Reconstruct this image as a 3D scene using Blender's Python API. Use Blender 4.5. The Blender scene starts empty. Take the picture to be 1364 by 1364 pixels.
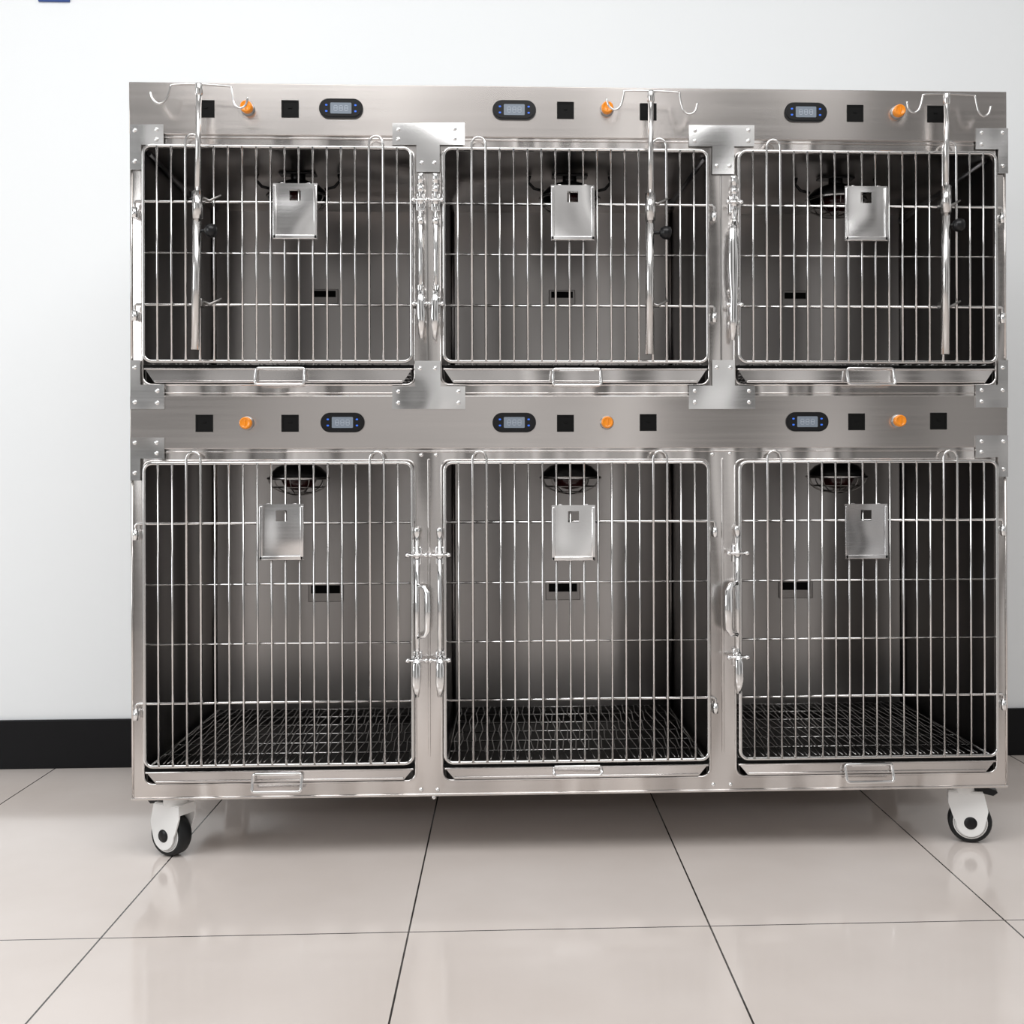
import bpy, bmesh, math, random
from mathutils import Vector, Matrix
from mathutils.geometry import tessellate_polygon
random.seed(4)
sc = bpy.context.scene
col = sc.collection
sc.view_settings.view_transform = 'Standard'

# ------------------------------------------------------------ camera
FPX, PU, PV = 1500.0, 739.0, 630.0
TH, RO, D, H = math.radians(2.4), -0.003, 2.6, 0.888
cd = bpy.data.cameras.new('camera'); cam = bpy.data.objects.new('camera', cd); col.objects.link(cam)
R3 = Matrix.Rotation(-TH, 3, 'Z') @ Matrix.Rotation(math.pi/2, 3, 'X') @ Matrix.Rotation(RO, 3, 'Z')
cam.matrix_world = Matrix.Translation((0, -D, H)) @ R3.to_4x4()
cd.sensor_width = 36; cd.lens = 36*FPX/1364
cd.shift_x = (682-PU)/1364; cd.shift_y = -(682-PV)/1364
cd.clip_start = .05
sc.camera = cam
def at(u, v, y=0.0):
    d = R3 @ Vector(((u-PU)/FPX, (PV-v)/FPX, -1))
    return Vector((0, -D, H)) + d*((y+D)/d.y)
def X(u, v=600, y=0.0): return at(u, v, y).x
def Z(vl, vr=None):
    if vr is None: vr = vl
    return (at(175, vl).z + at(1340, vr).z)/2
PX = D/FPX

# ------------------------------------------------------------ mesh builder
class MB:
    def __init__(s): s.bm = bmesh.new()
    def box(s, a, b, bev=0.0, m=0, rot=None, seg=2):
        a = Vector(a); b = Vector(b); c = (a+b)/2; d = b-a
        M = Matrix.Translation(c) @ (rot.to_4x4() if rot else Matrix.Identity(4)) @ Matrix.Diagonal((abs(d.x), abs(d.y), abs(d.z), 1))
        r = bmesh.ops.create_cube(s.bm, size=1, matrix=M)
        fs = set(f for v in r['verts'] for f in v.link_faces)
        for f in fs: f.material_index = m
        if bev > 0:
            es = list(set(e for v in r['verts'] for e in v.link_edges))
            o = bmesh.ops.bevel(s.bm, geom=es, offset=bev, segments=seg, affect='EDGES', profile=.5, clamp_overlap=True, material=m)
            for f in o['faces']: f.smooth = True
        return s
    def tube(s, path, r, closed=False, n=8, m=0, flat=None):
        P = [Vector(p) for p in path]; N = len(P); rings = []
        prev = None
        for i in range(N):
            if closed: t = (P[(i+1) % N]-P[i-1])
            else: t = P[min(i+1, N-1)]-P[max(i-1, 0)]
            t.normalize()
            if prev is None:
                ref = Vector((0, 1, 0)) if abs(t.y) < .9 else Vector((0, 0, 1))
                a = ref - t*ref.dot(t)
            else: a = prev - t*prev.dot(t)
            a.normalize(); prev = a; b = t.cross(a)
            rr = r[i] if isinstance(r, (list, tuple)) else r
            fa = flat if flat else 1
            rings.append([s.bm.verts.new(P[i]+a*(math.cos(2*math.pi*k/n)*rr*fa)+b*(math.sin(2*math.pi*k/n)*rr)) for k in range(n)])
        for i in range(N if closed else N-1):
            A = rings[i]; B = rings[(i+1) % N]
            for k in range(n):
                f = s.bm.faces.new((A[k], A[(k+1) % n], B[(k+1) % n], B[k])); f.smooth = True; f.material_index = m
        if not closed:
            for rg in (rings[0][::-1], rings[-1]):
                f = s.bm.faces.new(rg); f.material_index = m
        return s
    def lathe(s, prof, o, ax, n=24, m=0):
        o = Vector(o); ax = Vector(ax).normalized()
        a = ax.orthogonal().normalized(); b = ax.cross(a)
        rings = []
        for (r, h) in prof:
            if r < 1e-6: rings.append([s.bm.verts.new(o+ax*h)])
            else: rings.append([s.bm.verts.new(o+ax*h+a*(r*math.cos(2*math.pi*k/n))+b*(r*math.sin(2*math.pi*k/n))) for k in range(n)])
        for A, B in zip(rings, rings[1:]):
            for k in range(n):
                k2 = (k+1) % n
                if len(A) == 1 and len(B) == 1: continue
                if len(A) == 1: vs = (A[0], B[k2], B[k])
                elif len(B) == 1: vs = (A[k], A[k2], B[0])
                else: vs = (A[k], A[k2], B[k2], B[k])
                f = s.bm.faces.new(vs); f.smooth = True; f.material_index = m
        return s
    def prism(s, outer, c0, c1, holes=(), o=(0, 0, 0), ex=(1, 0, 0), ey=(0, 0, 1), en=(0, 1, 0), m=0):
        o = Vector(o); ex = Vector(ex); ey = Vector(ey); en = Vector(en)
        loops = [list(outer)]+[list(h) for h in holes]
        tri = tessellate_polygon([[Vector((p[0], p[1], 0)) for p in l] for l in loops])
        flat = [p for l in loops for p in l]
        F = [s.bm.verts.new(o+ex*p[0]+ey*p[1]+en*c0) for p in flat]
        B = [s.bm.verts.new(o+ex*p[0]+ey*p[1]+en*c1) for p in flat]
        for t in tri:
            for vs in ([F[i] for i in t], [B[i] for i in t][::-1]):
                try: f = s.bm.faces.new(vs); f.material_index = m
                except ValueError: pass
        k = 0
        for l in loops:
            L = len(l)
            for i in range(L):
                a, b = k+i, k+(i+1) % L
                f = s.bm.faces.new((F[a], F[b], B[b], B[a])); f.material_index = m
            k += L
        return s
    def build(s, name, mats, parent=None):
        bmesh.ops.recalc_face_normals(s.bm, faces=s.bm.faces)
        vs = [v.co for v in s.bm.verts]
        lo = Vector([min(v[i] for v in vs) for i in range(3)]); hi = Vector([max(v[i] for v in vs) for i in range(3)])
        c = (lo+hi)/2
        if parent is None: c.z = lo.z
        for v in s.bm.verts: v.co -= c
        me = bpy.data.meshes.new(name); s.bm.to_mesh(me); s.bm.free()
        if not isinstance(mats, (list, tuple)): mats = [mats]
        for q in mats: me.materials.append(q)
        ob = bpy.data.objects.new(name, me); col.objects.link(ob)
        put(ob, c, parent)
        return ob
WL = {}
def put(ob, c, parent):
    WL[ob.name] = Vector(c)
    if parent: ob.parent = parent; ob.location = Vector(c)-WL[parent.name]
    else: ob.location = c
def empty(name, loc, parent=None):
    o = bpy.data.objects.new(name, None); o.empty_display_size = .1; col.objects.link(o); put(o, loc, parent); return o
def tag(o, label=None, cat=None, group=None, kind=None):
    if label: o['label'] = label
    if cat: o['category'] = cat
    if group: o['group'] = group
    if kind: o['kind'] = kind
def rrect(x0, x1, z0, z1, r, n=6):
    p = []
    for cx, cz, a0 in ((x1-r, z1-r, 0), (x0+r, z1-r, 90), (x0+r, z0+r, 180), (x1-r, z0+r, 270)):
        for k in range(n+1):
            a = math.radians(a0+90*k/n); p.append((cx+r*math.cos(a), cz+r*math.sin(a)))
    return p
def circ(cx, cz, r, n=24, a0=0, a1=360):
    return [(cx+r*math.cos(math.radians(a0+(a1-a0)*k/n)), cz+r*math.sin(math.radians(a0+(a1-a0)*k/n))) for k in range(n)]

# ------------------------------------------------------------ materials
def mat(name, c, rough=.5, metal=0, emis=None, es=0, spec=.5):
    m = bpy.data.materials.new(name); m.use_nodes = True; b = m.node_tree.nodes['Principled BSDF']
    b.inputs['Base Color'].default_value = (*c, 1); b.inputs['Roughness'].default_value = rough; b.inputs['Metallic'].default_value = metal
    b.inputs['Specular IOR Level'].default_value = spec
    if emis: b.inputs['Emission Color'].default_value = (*emis, 1); b.inputs['Emission Strength'].default_value = es
    return m
def steel(name, c, rough=.3, axis='x', var=.06, blot=.12, wave=.02, wsc=(3, 3, 3), streak=.12):
    m = mat(name, c, rough, 1); nt = m.node_tree; N = nt.nodes; L = nt.links; b = N['Principled BSDF']
    tc = N.new('ShaderNodeTexCoord'); ge = N.new('ShaderNodeNewGeometry')
    mp = N.new('ShaderNodeMapping'); L.new(tc.outputs['Object'], mp.inputs[0])
    mp.inputs['Scale'].default_value = {'x': (1.5, 1.5, 160), 'z': (160, 160, 1.5)}[axis]
    nz = N.new('ShaderNodeTexNoise'); nz.inputs['Scale'].default_value = 1; nz.inputs['Detail'].default_value = 2; L.new(mp.outputs[0], nz.inputs[0])
    m3 = N.new('ShaderNodeMapping'); m3.inputs['Scale'].default_value = wsc; L.new(ge.outputs['Position'], m3.inputs[0])
    n2 = N.new('ShaderNodeTexNoise'); n2.inputs['Scale'].default_value = 1; n2.inputs['Detail'].default_value = 0; L.new(m3.outputs[0], n2.inputs[0])
    mr = N.new('ShaderNodeMapRange'); mr.inputs[3].default_value = rough-var*.6; mr.inputs[4].default_value = rough+var; L.new(nz.outputs[0], mr.inputs[0]); L.new(mr.outputs[0], b.inputs['Roughness'])
    ad = N.new('ShaderNodeMath'); ad.operation = 'MULTIPLY_ADD'; ad.inputs[1].default_value = streak; L.new(nz.outputs[0], ad.inputs[0]); L.new(n2.outputs[0], ad.inputs[2])
    m2 = N.new('ShaderNodeMapRange'); m2.inputs[1].default_value = .3+streak*.5; m2.inputs[2].default_value = .7+streak*.5; m2.inputs[3].default_value = 1-blot; m2.inputs[4].default_value = 1+blot; L.new(ad.outputs[0], m2.inputs[0])
    vm = N.new('ShaderNodeVectorMath'); vm.operation = 'SCALE'; vm.inputs[0].default_value = c; L.new(m2.outputs[0], vm.inputs['Scale']); L.new(vm.outputs[0], b.inputs['Base Color'])
    bp = N.new('ShaderNodeBump'); bp.inputs['Strength'].default_value = 1; bp.inputs['Distance'].default_value = wave; L.new(n2.outputs[0], bp.inputs['Height']); L.new(bp.outputs[0], b.inputs['Normal'])
    return m
M_panel = steel('brushed_steel_panel', (.68, .64, .615), .24, wave=.06, wsc=(2.2, 2.2, 1), var=.04)
M_frame = steel('brushed_steel_frame', (.67, .64, .62), .2, wave=.022, wsc=(11, 11, 2), var=.03)
M_plate = steel('steel_plate', (.80, .795, .79), .22, wave=.02, wsc=(7, 7, 7))
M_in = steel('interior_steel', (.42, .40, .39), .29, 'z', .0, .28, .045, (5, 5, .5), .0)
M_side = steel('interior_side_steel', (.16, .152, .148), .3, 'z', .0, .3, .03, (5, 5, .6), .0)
M_tray = steel('tray_steel', (.66, .635, .62), .2, wave=.03, wsc=(5, 5, 3))
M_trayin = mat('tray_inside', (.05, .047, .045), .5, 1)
M_rod = mat('bright_rod', (.70, .69, .68), .18, 1)
M_grate = mat('grate_rod', (.62, .61, .60), .25, 1)
M_rodd = mat('dull_rod', (.34, .33, .32), .3, 1)
M_guard = mat('guard_wire', (.75, .75, .75), .25, 1)
M_vent = mat('vent_steel', (.30, .285, .275), .3, 1)
M_shade = mat('pole_shade', (.26, .26, .27), .35, 1)  # grey for the rods that imitate the pole's shadow and reflection
M_chrome = mat('chrome', (.85, .85, .85), .08, 1)
M_black = mat('black_plastic', (.008, .008, .009), .3, spec=.3)
M_blackm = mat('black_recess', (.003, .003, .003), .6, spec=.15)
M_orange = mat('orange_plastic', (.78, .25, .012), .22, 0, (1, .35, .01), .03)
M_lcd = mat('lcd', (.17, .20, .24), .3, 0, (.5, .6, .75), .03)
M_digit = mat('lcd_digit', (.38, .42, .48), .4)
M_blue = mat('blue_led', (.02, .08, .35), .3, 0, (.05, .2, 1), .5)
M_white = mat('white_plastic', (.86, .86, .85), .3)
M_rubber = mat('dark_rubber', (.012, .013, .014), .45, spec=.3)
M_red = mat('lamp_glass', (.03, .007, .007), .08)
M_card = steel('holder_steel', (.78, .77, .765), .22, wave=.03, wsc=(8, 8, 8))
M_cardd = steel('holder_steel_dark', (.52, .51, .51), .25, wave=.03, wsc=(8, 8, 8))
M_blk = mat('baseboard_black', (.004, .004, .005), .4, spec=.2)
M_sign = mat('sign_blue', (.02, .06, .25), .5)

m = mat('white_wall', (.84, .87, .885), .75); nt = m.node_tree; N = nt.nodes; L = nt.links
tc = N.new('ShaderNodeTexCoord'); nz = N.new('ShaderNodeTexNoise'); nz.inputs['Scale'].default_value = 1.3; L.new(tc.outputs['Object'], nz.inputs[0])
mx = N.new('ShaderNodeMix'); mx.data_type = 'RGBA'; mx.inputs[6].default_value = (.82, .845, .86, 1); mx.inputs[7].default_value = (.86, .88, .89, 1)
L.new(nz.outputs[0], mx.inputs[0]); L.new(mx.outputs[2], N['Principled BSDF'].inputs['Base Color'])
M_wall = m
# floor tiles
m = mat('floor_tiles', (.6, .55, .5), .15); nt = m.node_tree; N = nt.nodes; L = nt.links; b = N['Principled BSDF']
ge = N.new('ShaderNodeNewGeometry'); sp = N.new('ShaderNodeSeparateXYZ'); L.new(ge.outputs['Position'], sp.inputs[0])
def mth(op, a, bb=None):
    q = N.new('ShaderNodeMath'); q.operation = op
    for i, z in enumerate((a, bb)):
        if z is None: continue
        if isinstance(z, (int, float)): q.inputs[i].default_value = z
        else: L.new(z, q.inputs[i])
    return q.outputs[0]
def grout(o, x0, p, w):
    t = mth('DIVIDE', mth('SUBTRACT', o, x0), p); fr = mth('FRACT', mth('ADD', t, 50.5)); d = mth('ABSOLUTE', mth('SUBTRACT', fr, .5))
    return mth('LESS_THAN', d, w/2/p)
gx = grout(sp.outputs[0], -.194, .587, .0036); gy = grout(sp.outputs[1], -.41, 1.275, .0036)
g = mth('MAXIMUM', gx, gy)
nz = N.new('ShaderNodeTexNoise'); nz.inputs['Scale'].default_value = 1.8; nz.inputs['Detail'].default_value = 8; L.new(ge.outputs['Position'], nz.inputs[0])
mr = N.new('ShaderNodeMapRange'); mr.inputs[1].default_value = .3; mr.inputs[2].default_value = .7; L.new(nz.outputs[0], mr.inputs[0])
mx = N.new('ShaderNodeMix'); mx.data_type = 'RGBA'; mx.inputs[6].default_value = (.68, .61, .565, 1); mx.inputs[7].default_value = (.79, .725, .685, 1); L.new(mr.outputs[0], mx.inputs[0])
m2 = N.new('ShaderNodeMix'); m2.data_type = 'RGBA'; L.new(g, m2.inputs[0]); L.new(mx.outputs[2], m2.inputs[6]); m2.inputs[7].default_value = (.04, .036, .034, 1)
L.new(m2.outputs[2], b.inputs['Base Color'])
b.inputs['Roughness'].default_value = .11
b.inputs['Specular IOR Level'].default_value = .8
M_floor = m

# ------------------------------------------------------------ setting
WY = .87
tag(MB().box((-4, WY, -.1), (4, WY+.1, 3.2)).build('wall_back', M_wall), kind='structure')
tag(MB().box((-4, -4.5, -.1), (4, WY, 0)).build('floor', M_floor), kind='structure')
tag(MB().box((-4, WY-.012, 0), (4, WY, .147), .003).build('baseboard_back', M_blk), kind='structure')
a = at(50, 1, WY-.01); bb = at(92, 1, WY-.01)
sg = MB().box((a.x, WY-.008, a.z), (bb.x, WY, a.z+.1), .002).build('wall_sign', M_sign)
tag(sg, 'small dark blue sign on the white wall, its bottom edge at the very top left', 'sign')

# ------------------------------------------------------------ cage bank
xL, xR = X(174), X(1341)
zT = Z(111, 122); zHB = Z(181, 188); zO1 = Z(197, 204); zO0 = Z(512, 513); zM1 = Z(526, 528); zM0 = Z(597, 597)
zP1 = Z(613, 612); zP0 = Z(1045, 1030); zB = Z(1068, 1047)
cols = [(X(190), X(553)), (X(588), X(945)), (X(979), X(1327))]
DEP = .68
root = empty('cage_bank', ((xL+xR)/2, DEP/2, 0))
tag(root, 'stainless steel bank of six barred pet cages in two rows on white casters', 'animal cage')
sh = MB()
sh.box((xL, .012, zB), (xL+.003, DEP, zT)); sh.box((xR-.003, .012, zB), (xR, DEP, zT))
sh.box((xL, DEP-.003, zB), (xR, DEP, zT)); sh.box((xL, .012, zT-.003), (xR, DEP, zT)); sh.box((xL, .012, zB), (xR, DEP, zB+.003))
sh.build('cabinet_shell', M_frame, root)
def frame(z0, z1, oz0, oz1):
    f = MB(); holes = [rrect(a, b, oz0, oz1, .02) for a, b in cols]
    f.prism([(xL, z0), (xR, z0), (xR, z1), (xL, z1)], 0, .014, holes)
    for h in holes: f.tube([(p[0], .001, p[1]) for p in h], .003, True, 8)
    for xx in (xL+.003, xR-.003): f.tube([(xx, 0, z0), (xx, 0, z1)], .003, n=8)
    return f
f = frame(zM1-.001, zHB+.004, zO0, zO1)
for z in (zHB-.006, zM1+.006): f.box((xL+.05, -.003, z-.002), (xR-.05, .001, z+.002), .0012)
f.build('front_frame', M_frame, root)
f = frame(zB, zM0+.004, zP0, zP1)
f.box((xL, -.004, zB), (xR, 0, zB+.006), .0015)
f.box((xL+.05, -.003, zM0-.009), (xR-.05, .001, zM0-.005), .0012)
for u in (571, 962):
    f.box((X(u)-.003, -.004, Z(1005)), (X(u)+.003, 0, zP1+.003), .0015)
f.build('front_frame', M_frame, root)
for u in (570, 961):
    s_ = MB(); s_.box((X(u)-.002, -.003, Z(480)), (X(u)+.002, 0.001, Z(232)), .001); s_.build('stile_trim', M_rodd, root)
hp = MB().box((xL, -.005, zHB), (xR, .014, zT), .0015); hp.build('control_panel', M_panel, root)
hp = MB().box((xL, -.005, zM0), (xR, .014, zM1), .0015); hp.build('control_panel', M_panel, root)

# joint plates with rivets
def plate(poly, riv):
    p = MB().prism([(lambda q: (q.x, q.z))(at(u, v)) for u, v in poly], -.0075, -.0052)
    o = p.build('joint_plate', M_plate, root)
    for u, v in riv:
        q = at(u, v)
        MB().lathe([(0, .0035), (.003, .003), (.0047, .0012), (.005, 0)], (q.x, -.0075, q.z), (0, -1, 0), 12).build('rivet', M_chrome, o)
plate([(175, 167), (219, 167), (219, 194), (189, 194), (189, 227), (175, 227)], [(181, 175), (210, 174), (210, 187), (181, 216)])
plate([(523, 165), (619, 165), (619, 194), (586, 194), (586, 230), (555, 230), (555, 194), (523, 194)], [(531, 174), (531, 187), (606, 173), (606, 186), (562, 218), (579, 218)])
plate([(917, 168), (1004, 168), (1004, 196), (977, 196), (977, 233), (948, 233), (948, 196), (917, 196)], [(925, 175), (925, 189), (996, 175), (996, 189), (954, 222), (971, 222)])
plate([(1298, 172), (1341, 172), (1341, 232), (1328, 232), (1328, 200), (1298, 200)], [(1306, 178), (1306, 193), (1334, 178), (1334, 222)])
plate([(175, 480), (188, 480), (188, 513), (220, 513), (220, 545), (175, 545)], [(181, 490), (181, 536), (211, 521), (211, 537)])
plate([(523, 515), (553, 515), (553, 481), (587, 481), (587, 515), (620, 515), (620, 545), (523, 545)], [(531, 522), (531, 537), (611, 522), (611, 537), (560, 491), (580, 491)])
plate([(917, 514), (948, 514), (948, 480), (978, 480), (978, 514), (1005, 514), (1005, 545), (917, 545)], [(925, 521), (925, 536), (997, 521), (997, 536), (954, 490), (972, 490)])
plate([(1298, 513), (1328, 513), (1328, 480), (1341, 480), (1341, 543), (1298, 543)], [(1306, 520), (1306, 535), (1334, 520), (1334, 490)])
plate([(175, 583), (220, 583), (220, 611), (188, 611), (188, 640), (175, 640)], [(181, 590), (210, 590), (210, 604), (181, 630)])
plate([(1298, 580), (1341, 580), (1341, 635), (1328, 635), (1328, 609), (1298, 609)], [(1306, 588), (1306, 602), (1335, 588), (1335, 625)])
for u, v in [(561, 606), (581, 606), (949, 605), (972, 604), (561, 1052), (583, 1052), (950, 1045), (973, 1045), (578, 1062), (190, 606)]:
    q = at(u, v); MB().lathe([(0, .0035), (.003, .003), (.0045, .0012), (.005, 0)], (q.x, 0, q.z), (0, -1, 0), 12).build('screw', M_chrome, root)

# control fittings
def socket(u, v):
    q = at(u, v); h = .0195
    s_ = MB().prism([(q.x-h, q.z-h), (q.x+h, q.z-h), (q.x+h, q.z+h), (q.x-h, q.z+h)], -.0068, -.0048, [[(q.x-h*.8, q.z-h*.8), (q.x+h*.8, q.z-h*.8), (q.x+h*.8, q.z+h*.8), (q.x-h*.8, q.z+h*.8)]])
    o = s_.build('socket', M_blackm, root)
    MB().box((q.x-h*.8, -.0058, q.z-h*.8), (q.x+h*.8, -.0048, q.z+h*.8)).box((q.x-.004, -.0072, q.z+.001), (q.x+.004, -.0055, q.z+.004)).build('socket_face', M_blackm, o)
for u, v in [(275, 146), (387, 146), (753, 148), (863, 150), (1138, 152), (1245, 153), (273, 564), (387, 564), (753, 564), (863, 563), (1140, 562), (1249, 561)]: socket(u, v)
for u, v in [(331, 146), (808, 147), (1194, 151), (330, 564), (808, 563), (1195, 561)]:
    q = at(u, v)
    o = MB().lathe([(.0160, 0), (.0160, .004), (.0140, .006), (.0125, .006)], (q.x, -.005, q.z), (0, -1, 0)).build('switch_bezel', M_rodd, root)
    MB().lathe([(.0130, 0), (.0142, .011), (.0132, .018), (.0110, .0205), (.0100, .0195), (.004, .019), (0, .019)], (q.x, -.008, q.z), (0, -1, 0)).box((q.x-.0015, -.0285, q.z-.008), (q.x+.0015, -.0265, q.z+.008), .0005).build('switch_button', M_orange, o)
for u, v in [(455, 146), (685, 148), (1072, 151), (457, 563), (685, 563), (1074, 562)]:
    q = at(u, v)
    o = MB().prism(rrect(q.x-.050, q.x+.050, q.z-.0225, q.z+.0225, .022, 8), -.009, -.0045).prism(rrect(q.x-.046, q.x+.046, q.z-.0185, q.z+.0185, .018, 8), -.0105, -.009).build('temperature_controller', M_black, root)
    s_ = MB().prism(rrect(q.x-.024, q.x+.024, q.z-.0125, q.z+.0125, .002, 2), -.0112, -.0104)
    for k in (-1, 0, 1):
        c = q.x+k*.012
        for dz in (-.006, 0, .006): s_.box((c-.003, -.0116, q.z+dz-.0005), (c+.003, -.0111, q.z+dz+.0005), m=1)
        for dx in (-.0036, .0036): s_.box((c+dx-.0005, -.0116, q.z-.005), (c+dx+.0005, -.0111, q.z+.005), m=1)
    s_.build('screen', [M_lcd, M_digit], o)
    for dx in (-.033, .033):
        for dz in (-.007, .007):
            MB().prism(rrect(q.x+dx-.0026, q.x+dx+.0026, q.z+dz-.0018, q.z+dz+.0018, .0015, 3), -.0116, -.0104).build('button', M_blue, o)

# ------------------------------------------------------------ per compartment
rows = [dict(z0=zO0, z1=zO1, dtop=.002, dbot=30*PX, long=(Z(273, 275), Z(408, 409)), short=(Z(340, 342),)),
        dict(z0=zP0, z1=zP1, dtop=.006, dbot=26*PX, long=(Z(697, 692), Z(937, 922)), short=(Z(779, 770), Z(857, 848)))]
cards = {(0, 0): (396, 285), (0, 1): (762, 287), (0, 2): (1149, 288), (1, 0): (378, 708), (1, 1): (763, 709), (1, 2): (1149, 707)}
handles = {(0, 0): (375, 502), (0, 1): (768, 503), (0, 2): (1157, 502), (1, 0): (371, 1040), (1, 1): (769, 1024), (1, 2): (1155, 1027)}
pole_shades = [((190, 200, .06), (246, 262, .40)), ((943, 208, .06), (893, 272, .38)), ((1320, 212, .06), (1203, 292, .45))]
for ri, rw in enumerate(rows):
    for ci, (x0, x1) in enumerate(cols):
        z0, z1 = rw['z0'], rw['z1']; xc = (x0+x1)/2
        dz0 = z0+rw['dbot']; dz1 = z1-rw['dtop']
        # interior lining
        a, b = x0-.008, x1+.008; bot, top = z0-.004, z1+.006
        l = MB(); yb = .655
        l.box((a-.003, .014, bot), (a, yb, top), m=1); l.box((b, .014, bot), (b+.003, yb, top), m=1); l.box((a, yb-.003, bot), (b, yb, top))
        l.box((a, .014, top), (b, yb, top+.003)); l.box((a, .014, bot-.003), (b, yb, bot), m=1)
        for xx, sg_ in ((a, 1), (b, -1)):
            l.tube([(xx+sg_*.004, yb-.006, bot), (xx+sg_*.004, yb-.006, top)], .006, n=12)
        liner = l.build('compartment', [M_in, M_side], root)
        vw = .038 if ri == 0 else .050; vh = .021 if ri == 0 else .027
        vz = at(425, 395, .65).z if ri == 0 else at(425, 789, .65).z
        v = MB(); v.box((xc-vw, yb-.009, vz-vh), (xc+vw, yb-.002, vz+vh), .0015)
        v.build('vent_cover', M_vent, liner)
        MB().box((xc-vw*.82, yb-.0105, vz-vh*.1), (xc+vw*.82, yb-.0085, vz+vh*.75)).build('vent_slot', M_blackm, liner)
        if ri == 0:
            (u1, v1, y1), (u2, v2, y2) = pole_shades[ci]
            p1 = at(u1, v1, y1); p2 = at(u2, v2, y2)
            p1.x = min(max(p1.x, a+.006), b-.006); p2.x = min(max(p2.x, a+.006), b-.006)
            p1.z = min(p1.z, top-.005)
            MB().tube([p1, p1.lerp(p2, .5), p2], [.005, .006, .007], n=10).lathe([(0, -.01), (.012, -.008), (.012, .008), (0, .01)], p2, (p2-p1).normalized(), 14).build('pole_shade_rod', M_shade, root)  # added rod imitating the pole's shadow and reflection, no real support
        # heat lamp: rounded hood with a curved rim, dark bulb and wire guard below
        ly = .24; lz = top; R_ = .074; dn = .0 if ri else .012
        lb = MB(); lb.box((xc-.045, ly-.018, lz-.006), (xc+.045, ly+.018, lz-.001), .001)
        lb.tube([(xc, ly, lz-.003), (xc, ly, lz-.012-dn)], .018, n=14)
        lb.lathe([(.0, -.008), (.03, -.010), (.054, -.020), (.068, -.034), (R_, -.048), (R_-.003, -.048), (.064, -.035), (.05, -.022), (.02, -.014), (0, -.013)], (xc, ly, lz-dn), (0, 0, 1), 32)
        if ri == 0:
            for sx in (-1, 1): lb.tube([(xc+sx*.100, ly, lz-.002), (xc+sx*.104, ly, lz-.018), (xc+sx*.09, ly, lz-.034), (xc+sx*.066, ly, lz-.040)], .0038)
        lamp = lb.build('heat_lamp', M_black, root)
        MB().tube([(xc+(R_+.001)*math.cos(w_), ly+(R_+.001)*math.sin(w_), lz-dn-.048) for w_ in [2*math.pi*i/36 for i in range(36)]], .0036, True, 8).build('rim', M_guard, lamp)
        MB().lathe([(.02, -.016), (.035, -.034), (.044, -.052), (.036, -.068), (.018, -.076), (0, -.079)], (xc, ly, lz-dn), (0, 0, 1), 24).build('bulb', M_red, lamp)
        g = MB()
        for k in range(5):
            an = math.pi*k/5+.2
            g.tube([(xc+R_*math.cos(q)*math.cos(an), ly+R_*math.cos(q)*math.sin(an), lz-dn-.049-.040*math.sin(q)) for q in [math.pi*i/14 for i in range(15)]], .0015, n=6)
        for q in (.55, 1.05):
            g.tube([(xc+R_*math.cos(q)*math.cos(w_), ly+R_*math.cos(q)*math.sin(w_), lz-dn-.049-.040*math.sin(q)) for w_ in [2*math.pi*i/24 for i in range(24)]], .0016, True, 6)
        g.build('wire_guard', M_vent, lamp)
        # tray
        tz1 = dz0-8*PX; tz0 = z0+.004
        tr = MB()
        tr.prism([(x0+.005, tz1), (x0+.028, tz0), (x1-.028, tz0), (x1-.005, tz1)], -.003, .0)
        tr.box((x0+.005, -.007, tz1-.005), (x1-.005, .004, tz1), .002)
        tr.box((x0+.028, -.006, tz0), (x1-.028, .002, tz0+.006), .0015)
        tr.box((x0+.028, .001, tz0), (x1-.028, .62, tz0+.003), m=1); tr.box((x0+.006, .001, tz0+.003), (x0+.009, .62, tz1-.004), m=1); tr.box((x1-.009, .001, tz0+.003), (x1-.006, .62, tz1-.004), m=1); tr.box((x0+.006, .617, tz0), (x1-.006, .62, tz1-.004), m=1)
        tray = tr.build('tray', [M_tray, M_trayin], root)
        MB().box((x0+.003, -.002, tz1+.0005), (x1-.003, .012, tz1+.007), .001).build('rubber_seal', M_blackm, root)
        hu, hv = handles[(ri, ci)]; q = at(hu, hv); hh = .019 if (ri, ci) != (1, 1) else .009
        hd = rrect(q.x-.055, q.x+.055, q.z-hh, q.z+hh, .006, 4)
        MB().tube([(p[0], -.012-(.012 if p[1] < q.z else 0), p[1]) for p in hd], .0036, True, 8).box((q.x-.04, -.014, q.z+hh-.005), (q.x+.04, -.004, q.z+hh+.003), .001).build('tray_handle', M_chrome, tray)
        # grate
        gz = tz1+.011; g = MB()
        n = 38
        for k in range(n):
            gx_ = x0+.012+(x1-x0-.024)*(k+.5)/n
            s0 = -1 if k % 2 else 1
            pts = [(gx_+s0*(.0035 if i % 2 else -.0035), .02+.6*i/6, gz) for i in range(7)]
            g.tube(pts, .0016, n=6)
        for k in range(7): g.tube([(x0+.01, .02+.1*k, gz-.004), (x1-.01, .02+.1*k, gz-.004)], .0024, n=6)
        for xx in (x0+.01, x1-.01): g.tube([(xx, .018, gz-.004), (xx, .622, gz-.004)], .0030, n=6)
        g.build('floor_grate', M_grate, root)
        # door
        dx0, dx1 = x0+.008, x1-.006
        dr = MB().tube([(p[0], -.0155, p[1]) for p in rrect(dx0, dx1, dz0, dz1, .018)], .0042, True, 8)
        door = dr.build('door', M_rod, root)
        nb = 18; w = MB(); sp_ = (dx1-dx0)/(nb+1); loops = {3: 1, 16: 1} if ci < 1 else {2: 1, 15: 1}
        skip = set()
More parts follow.
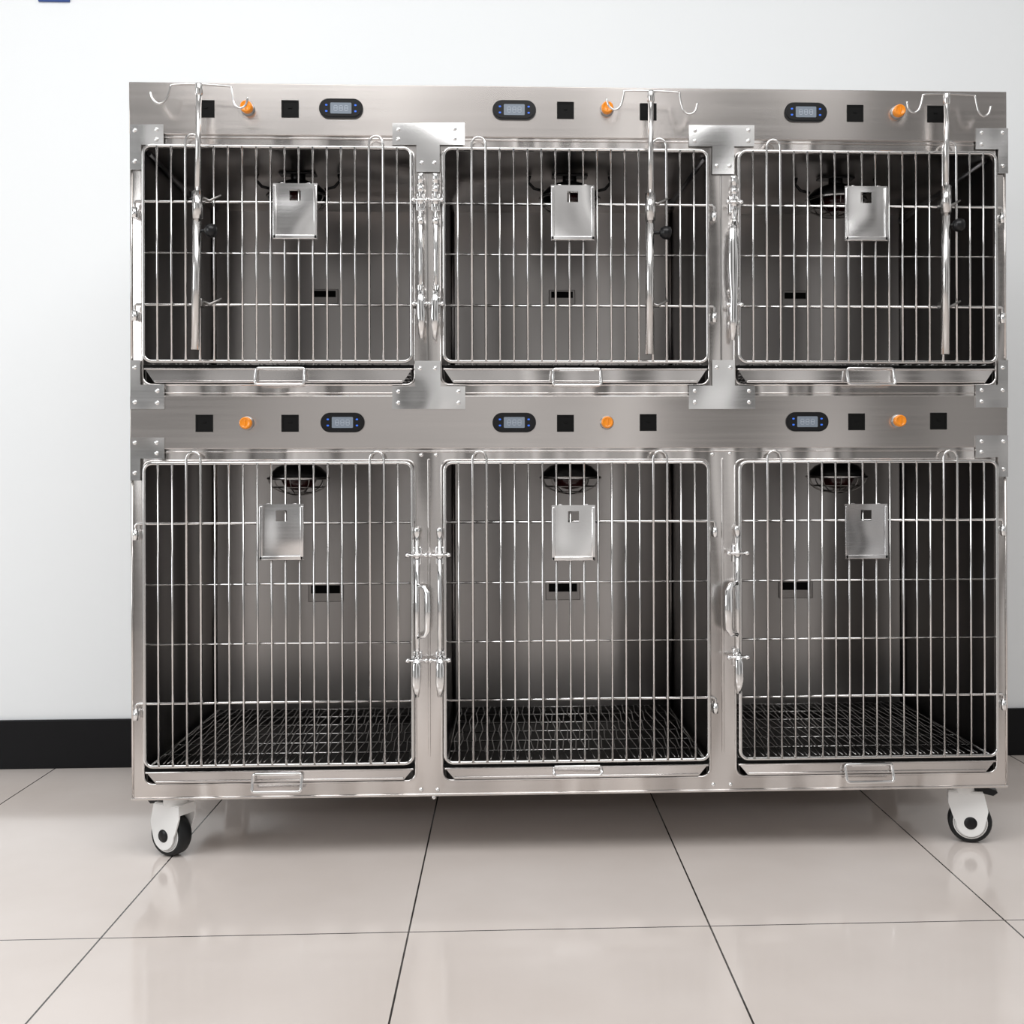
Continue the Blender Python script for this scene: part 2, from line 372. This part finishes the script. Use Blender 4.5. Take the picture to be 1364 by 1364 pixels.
        for k in range(1, nb+1):
            x = dx0+sp_*k
            if k in skip: continue
            if k in loops:
                r = sp_/2; skip.add(k+1)
                w.tube([(x, -.0195, dz0)]+[(x+r-r*math.cos(q), -.0195, dz1+.008+r*math.sin(q)*1.1) for q in [math.pi*i/10 for i in range(11)]]+[(x+2*r, -.0195, dz0)], .0030, n=8)
            else: w.tube([(x, -.0195, dz0), (x, -.0195, dz1)], .0025, n=8)
        hs = -1 if ci == 0 else 1
        for z in rw['short']: w.tube([(dx0, -.0125, z), (dx1, -.0125, z)], .0024, n=8)
        he = (x0-.013) if hs < 0 else (x1+.010)
        lx = {(0, 0): X(562), (0, 1): X(582), (0, 2): X(976), (1, 0): X(556), (1, 1): X(586), (1, 2): X(979)}[(ri, ci)]
        for z in rw['long']:
            le = lx if ri == 0 else (dx1 if hs < 0 else dx0)
            w.tube([(le, -.0125, z), (he-hs*.004, -.0125, z), (he, -.0125, z-.004), (he, -.0125, z-.036)], .0033, n=8)
        w.build('wire_grid', M_rod, door)
        for z in rw['long']:
            hb = MB(); hb.box((he-.007, -.009, z-.036), (he+.007, .0, z-.016), .0015); hb.tube([(he, -.0125, z-.037), (he, -.0125, z-.014)], .0065, n=10)
            hb.build('hinge', M_chrome, door)
        # latch
        k_ = -1 if hs < 0 else 1
        if ri == 0: rt, rb, cz = Z(238), Z(448), [Z(256), Z(272), Z(298), Z(388), Z(408), Z(432)]
        else: rt, rb, cz = Z(703), Z(918), [Z(737), Z(875)]
        lt = MB(); lt.tube([(lx, -.022, rt), (lx, -.022, rb)], .0055, n=12)
        lt.lathe([(0, .004), (.006, .003), (.0072, 0), (.0072, -.02), (0, -.02)], (lx, -.022, rt), (0, 0, 1), 12)
        for z in cz:
            lt.lathe([(0, -.008), (.0082, -.008), (.0082, .008), (0, .008)], (lx, -.022, z), (0, 0, 1), 14)
        for z in ((cz[1], cz[4]) if ri == 0 else cz):
            hw_ = .015 if ri == 0 else .021
            lt.tube([(lx-hw_, -.031, z), (lx+hw_, -.031, z)], .0036, n=8)
            for s2 in (-1, 1): lt.lathe([(0, -.004), (.0055, -.004), (.0055, .004), (0, .004)], (lx+s2*hw_, -.031, z), (1, 0, 0), 10)
            lt.box((lx-.010, -.018, z-.022), (lx+.010, 0, z+.018), .002)
        lt.build('latch', M_chrome, door)
        lv = MB()
        if ri == 0:
            za, zb_ = Z(303), Z(455)
            if ci == 2:
                lv.tube([(lx-.003, -.030, za+.01), (lx-.005, -.036, Z(312)), (lx-.005, -.040, Z(335)), (lx-.005, -.041, Z(365)), (lx-.004, -.038, Z(385)), (lx-.003, -.036, Z(400)), (lx-.004, -.036, Z(425)), (lx-.006, -.034, zb_)], [.006, .010, .012, .0115, .010, .008, .009, .005], n=14, flat=.5)
            else:
                lv.tube([(lx, -.030, Z(385)), (lx-k_*.001, -.038, Z(405)), (lx-k_*.002, -.040, Z(425)), (lx-k_*.002, -.034, zb_)], [.006, .0085, .009, .004], n=12, flat=.5)
        else:
            lv.tube([(lx, -.03, Z(868)), (lx+k_*.001, -.036, Z(882)), (lx+k_*.001, -.04, Z(905)), (lx, -.036, Z(922))], [.006, .0095, .0095, .005], n=12, flat=.5)
        lv.build('latch_lever', M_chrome, door)
        if ri == 1 and ci != 1:
            zm = Z(811); ox = (X(570)-lx) if ci == 0 else (X(966)-lx); hl = .060; q_ = .85 if ci == 0 else 1.3
            MB().tube([(lx, -.026, zm+hl), (lx+ox*.75, -.032, zm+hl*.92), (lx+ox, -.038, zm+hl*.7), (lx+ox*1.03, -.040, zm), (lx+ox, -.038, zm-hl*.7), (lx+ox*.75, -.032, zm-hl*.92), (lx, -.026, zm-hl)], [r9*q_ for r9 in (.004, .0055, .008, .0088, .008, .0055, .004)], n=14, flat=.7).build('latch_handle', M_chrome, door)
        # card holder
        cu, cv = cards[(ri, ci)]; q = at(cu, cv); hw, hh = .050, .0635
        cz0, cz1 = q.z-hh, q.z+hh
        ch = MB(); s9 = .0125; hz = q.z+.037
        ch.prism([(q.x-hw, cz0), (q.x+hw, cz0), (q.x+hw, cz1), (q.x-hw, cz1)], -.0265, -.0245, [[(q.x-s9, hz-s9), (q.x+s9, hz-s9), (q.x+s9, hz+s9), (q.x-s9, hz+s9)]])
        ch.box((q.x-hw, -.032, cz0), (q.x-hw+.008, -.0255, cz1-.004), .002); ch.box((q.x+hw-.008, -.032, cz0), (q.x+hw, -.0255, cz1-.004), .002)
        ch.box((q.x-hw, -.032, cz0), (q.x+hw, -.0255, cz0+.010), .002)
        for sx in (-1, 1): ch.box((q.x+sx*.03-.004, -.0255, cz1-.004), (q.x+sx*.03+.004, -.018, cz1+.002), .001)
        ch.build('card_holder', M_cardd if (ri, ci) == (1, 2) else M_card, door)

# ------------------------------------------------------------ casters
def caster(sx_, sy_, nrm, e1, brake):
    n_ = Vector(nrm).normalized(); e = Vector(e1).normalized(); up = Vector((0, 0, 1))
    hub = Vector((sx_, sy_, .050)); st = hub-e*.014
    fk = MB()
    poly = circ(0, 0, .032, 24, 180, 350)+[(.034, .002), (.040, .030), (.030, .072), (-.050, .072), (-.050, .045), (-.038, .010)]
    for c in (-.026, .022): fk.prism(poly, c, c+.004, (), hub, e, up, n_)
    fk.prism([(-.050, .052), (.035, .052), (.028, .075), (-.049, .075)], -.024, .024, (), hub, e, up, n_)
    fk.prism(rrect(-.038, .038, -.028, .028, .006, 3), zB-.007, zB-.001, (), (st.x, st.y, 0), (1, 0, 0), (0, 1, 0), (0, 0, 1))
    fk.lathe([(.028, .118), (.029, .126), (.027, zB-.006)], (st.x, st.y, 0), up, 20)
    o = fk.build('caster', M_white, root)
    MB().lathe([(.036, -.018), (.046, -.018), (.050, -.012), (.050, .012), (.046, .018), (.036, .018), (.036, -.018)], hub, n_, 36).build('tyre', M_rubber, o)
    MB().lathe([(0, -.0175), (.034, -.0175), (.0395, -.0185), (.0395, .0185), (.034, .0175), (0, .0175)], hub, n_, 36).build('wheel', M_white, o)
    MB().lathe([(0, -.0285), (.013, -.0285), (.016, -.025), (.016, .025), (.013, .0285), (0, .0285)], hub, n_, 20).build('hub_cap', M_black, o)
    if brake:
        bk = MB(); bk.prism([(-.03, .078), (.03, .070), (.052, .066), (.062, .074), (.058, .080), (.033, .086), (0, .090), (-.03, .090)], -.016, .016, (), hub, e, up, n_)
        bk.build('brake_pedal', M_black, o)
cl = at(226, 1112, .05); cr = at(1295, 1103, .05)
caster(cl.x, .065, (-.50, -.86, 0), (-.86, .50, 0), True)
caster(cr.x, .065, (-.30, -.95, 0), (.95, -.30, 0), True)
caster(cl.x+.02, DEP-.06, (1, 0, 0), (0, 1, 0), False)
caster(cr.x-.02, DEP-.06, (1, 0, 0), (0, 1, 0), False)

# ------------------------------------------------------------ infusion poles
def pole(ut, vt, ub, vb, vj, uk, hook, label):
    Y = -.058
    T = at(ut, vt, Y); B = at(ub, vb, Y); J = T.lerp(B, (vj-vt)/(vb-vt))
    r_ = empty('infusion_pole', B)
    tag(r_, label, 'infusion pole', 'infusion poles held in front of the upper cage doors')
    MB().tube([J, B], .0095, n=16).build('outer_tube', M_rod, r_)
    MB().tube([T, J], .0062, n=14).lathe([(0, .004), (.007, .003), (.0085, 0), (.0085, -.02), (.006, -.024)], T, (0, 0, 1), 14).build('inner_tube', M_rod, r_)
    MB().tube([J+Vector((0, 0, .012)), J+Vector((0, 0, -.05))], .0115, n=16).build('collar', M_rod, r_)
    K = at(uk, vj+45, Y)
    MB().tube([(J.x+.006, Y, K.z), (K.x-.006, Y, K.z)], .004, n=8).lathe([(0, -.014), (.009, -.013), (.014, -.006), (.0155, 0), (.015, .008), (.009, .012), (0, .013)], K, (1, 0, -.1), 16).build('clamp_knob', M_black, r_)
    cl_ = MB()
    for z in (rows[0]['long'][0], rows[0]['long'][1]):
        cl_.box((J.x-.008, Y+.006, z-.009), (J.x+.008, -.0225, z+.009), .002)
        cl_.tube([(J.x, -.030, z+.006), (J.x+.02, -.030, z-.002), (J.x+.045, -.028, z+.012)], [.005, .004, .002], n=8)
    cl_.build('mounting_clip', M_rodd, r_)
    pts = [at(u, v, Y) for u, v in hook]
    sm = []
    for i in range(len(pts)-1):
        p0 = pts[max(i-1, 0)]; p1 = pts[i]; p2 = pts[i+1]; p3 = pts[min(i+2, len(pts)-1)]
        for k in range(4):
            q = k/4; sm.append(.5*((2*p1)+(p2-p0)*q+(2*p0-5*p1+4*p2-p3)*q*q+(3*p1-p0-3*p2+p3)*q**3))
    sm.append(pts[-1])
    MB().tube(sm, .0024, n=8).build('hook_bar', M_rod, r_)
pole(265, 113, 260, 466, 262, 281, [(200, 122), (203, 131), (211, 138), (219, 135), (224, 126), (227, 115), (230, 113), (262, 112), (304, 115), (308, 117), (310, 127), (312, 138), (319, 144), (327, 140), (330, 129)],
     'steel infusion pole with two hooks, fixed on the upper cage door farthest left')
pole(867, 123, 865, 472, 265, 887, [(808, 131), (811, 141), (818, 146), (825, 143), (829, 134), (831, 124), (834, 121), (867, 121), (902, 123), (905, 125), (907, 137), (911, 148), (918, 152), (926, 148), (929, 137)],
     'steel infusion pole with two hooks, fixed on the middle upper cage door')
pole(1261, 126, 1259, 472, 255, 1277, [(1208, 135), (1210, 145), (1216, 150), (1223, 147), (1227, 138), (1229, 129), (1232, 126), (1261, 125), (1296, 127), (1299, 129), (1301, 140), (1304, 150), (1310, 155), (1317, 151), (1320, 141)],
     'steel infusion pole with two hooks, fixed on the upper cage door farthest right')

# ------------------------------------------------------------ light
w = bpy.data.worlds.new('world'); sc.world = w; w.use_nodes = True; nt = w.node_tree; N = nt.nodes; L = nt.links
tc = N.new('ShaderNodeTexCoord'); mp = N.new('ShaderNodeMapping'); mp.inputs['Scale'].default_value = (1, 1, .25); L.new(tc.outputs['Generated'], mp.inputs[0])
nz = N.new('ShaderNodeTexNoise'); nz.inputs['Scale'].default_value = 4.2; nz.inputs['Detail'].default_value = 1.5; L.new(mp.outputs[0], nz.inputs[0])
cr_ = N.new('ShaderNodeValToRGB'); cr_.color_ramp.elements[0].position = .42; cr_.color_ramp.elements[0].color = (.035, .032, .03, 1); cr_.color_ramp.elements[1].position = .60; cr_.color_ramp.elements[1].color = (1.0, .985, .97, 1)
L.new(nz.outputs[0], cr_.inputs[0]); L.new(cr_.outputs[0], N['Background'].inputs[0]); N['Background'].inputs[1].default_value = .82
def area(name, loc, tgt, sx, sy, e, c=(1, 1, 1)):
    ld = bpy.data.lights.new(name, 'AREA'); ld.shape = 'RECTANGLE'; ld.size = sx; ld.size_y = sy; ld.energy = e; ld.color = c
    o = bpy.data.objects.new(name, ld); col.objects.link(o); o.location = loc
    o.rotation_euler = (Vector(tgt)-Vector(loc)).to_track_quat('-Z', 'Y').to_euler()
area('ceiling_panel_light', (-.2, -1.9, 3.3), (0, -.7, 0), 3.5, 1.6, 86)
area('left_fill_light', (-3.6, -2.4, 1.7), (0, .4, .9), 1.6, 1.8, 48, (.95, .98, 1))  # added soft fill from the left, out of view, no window there
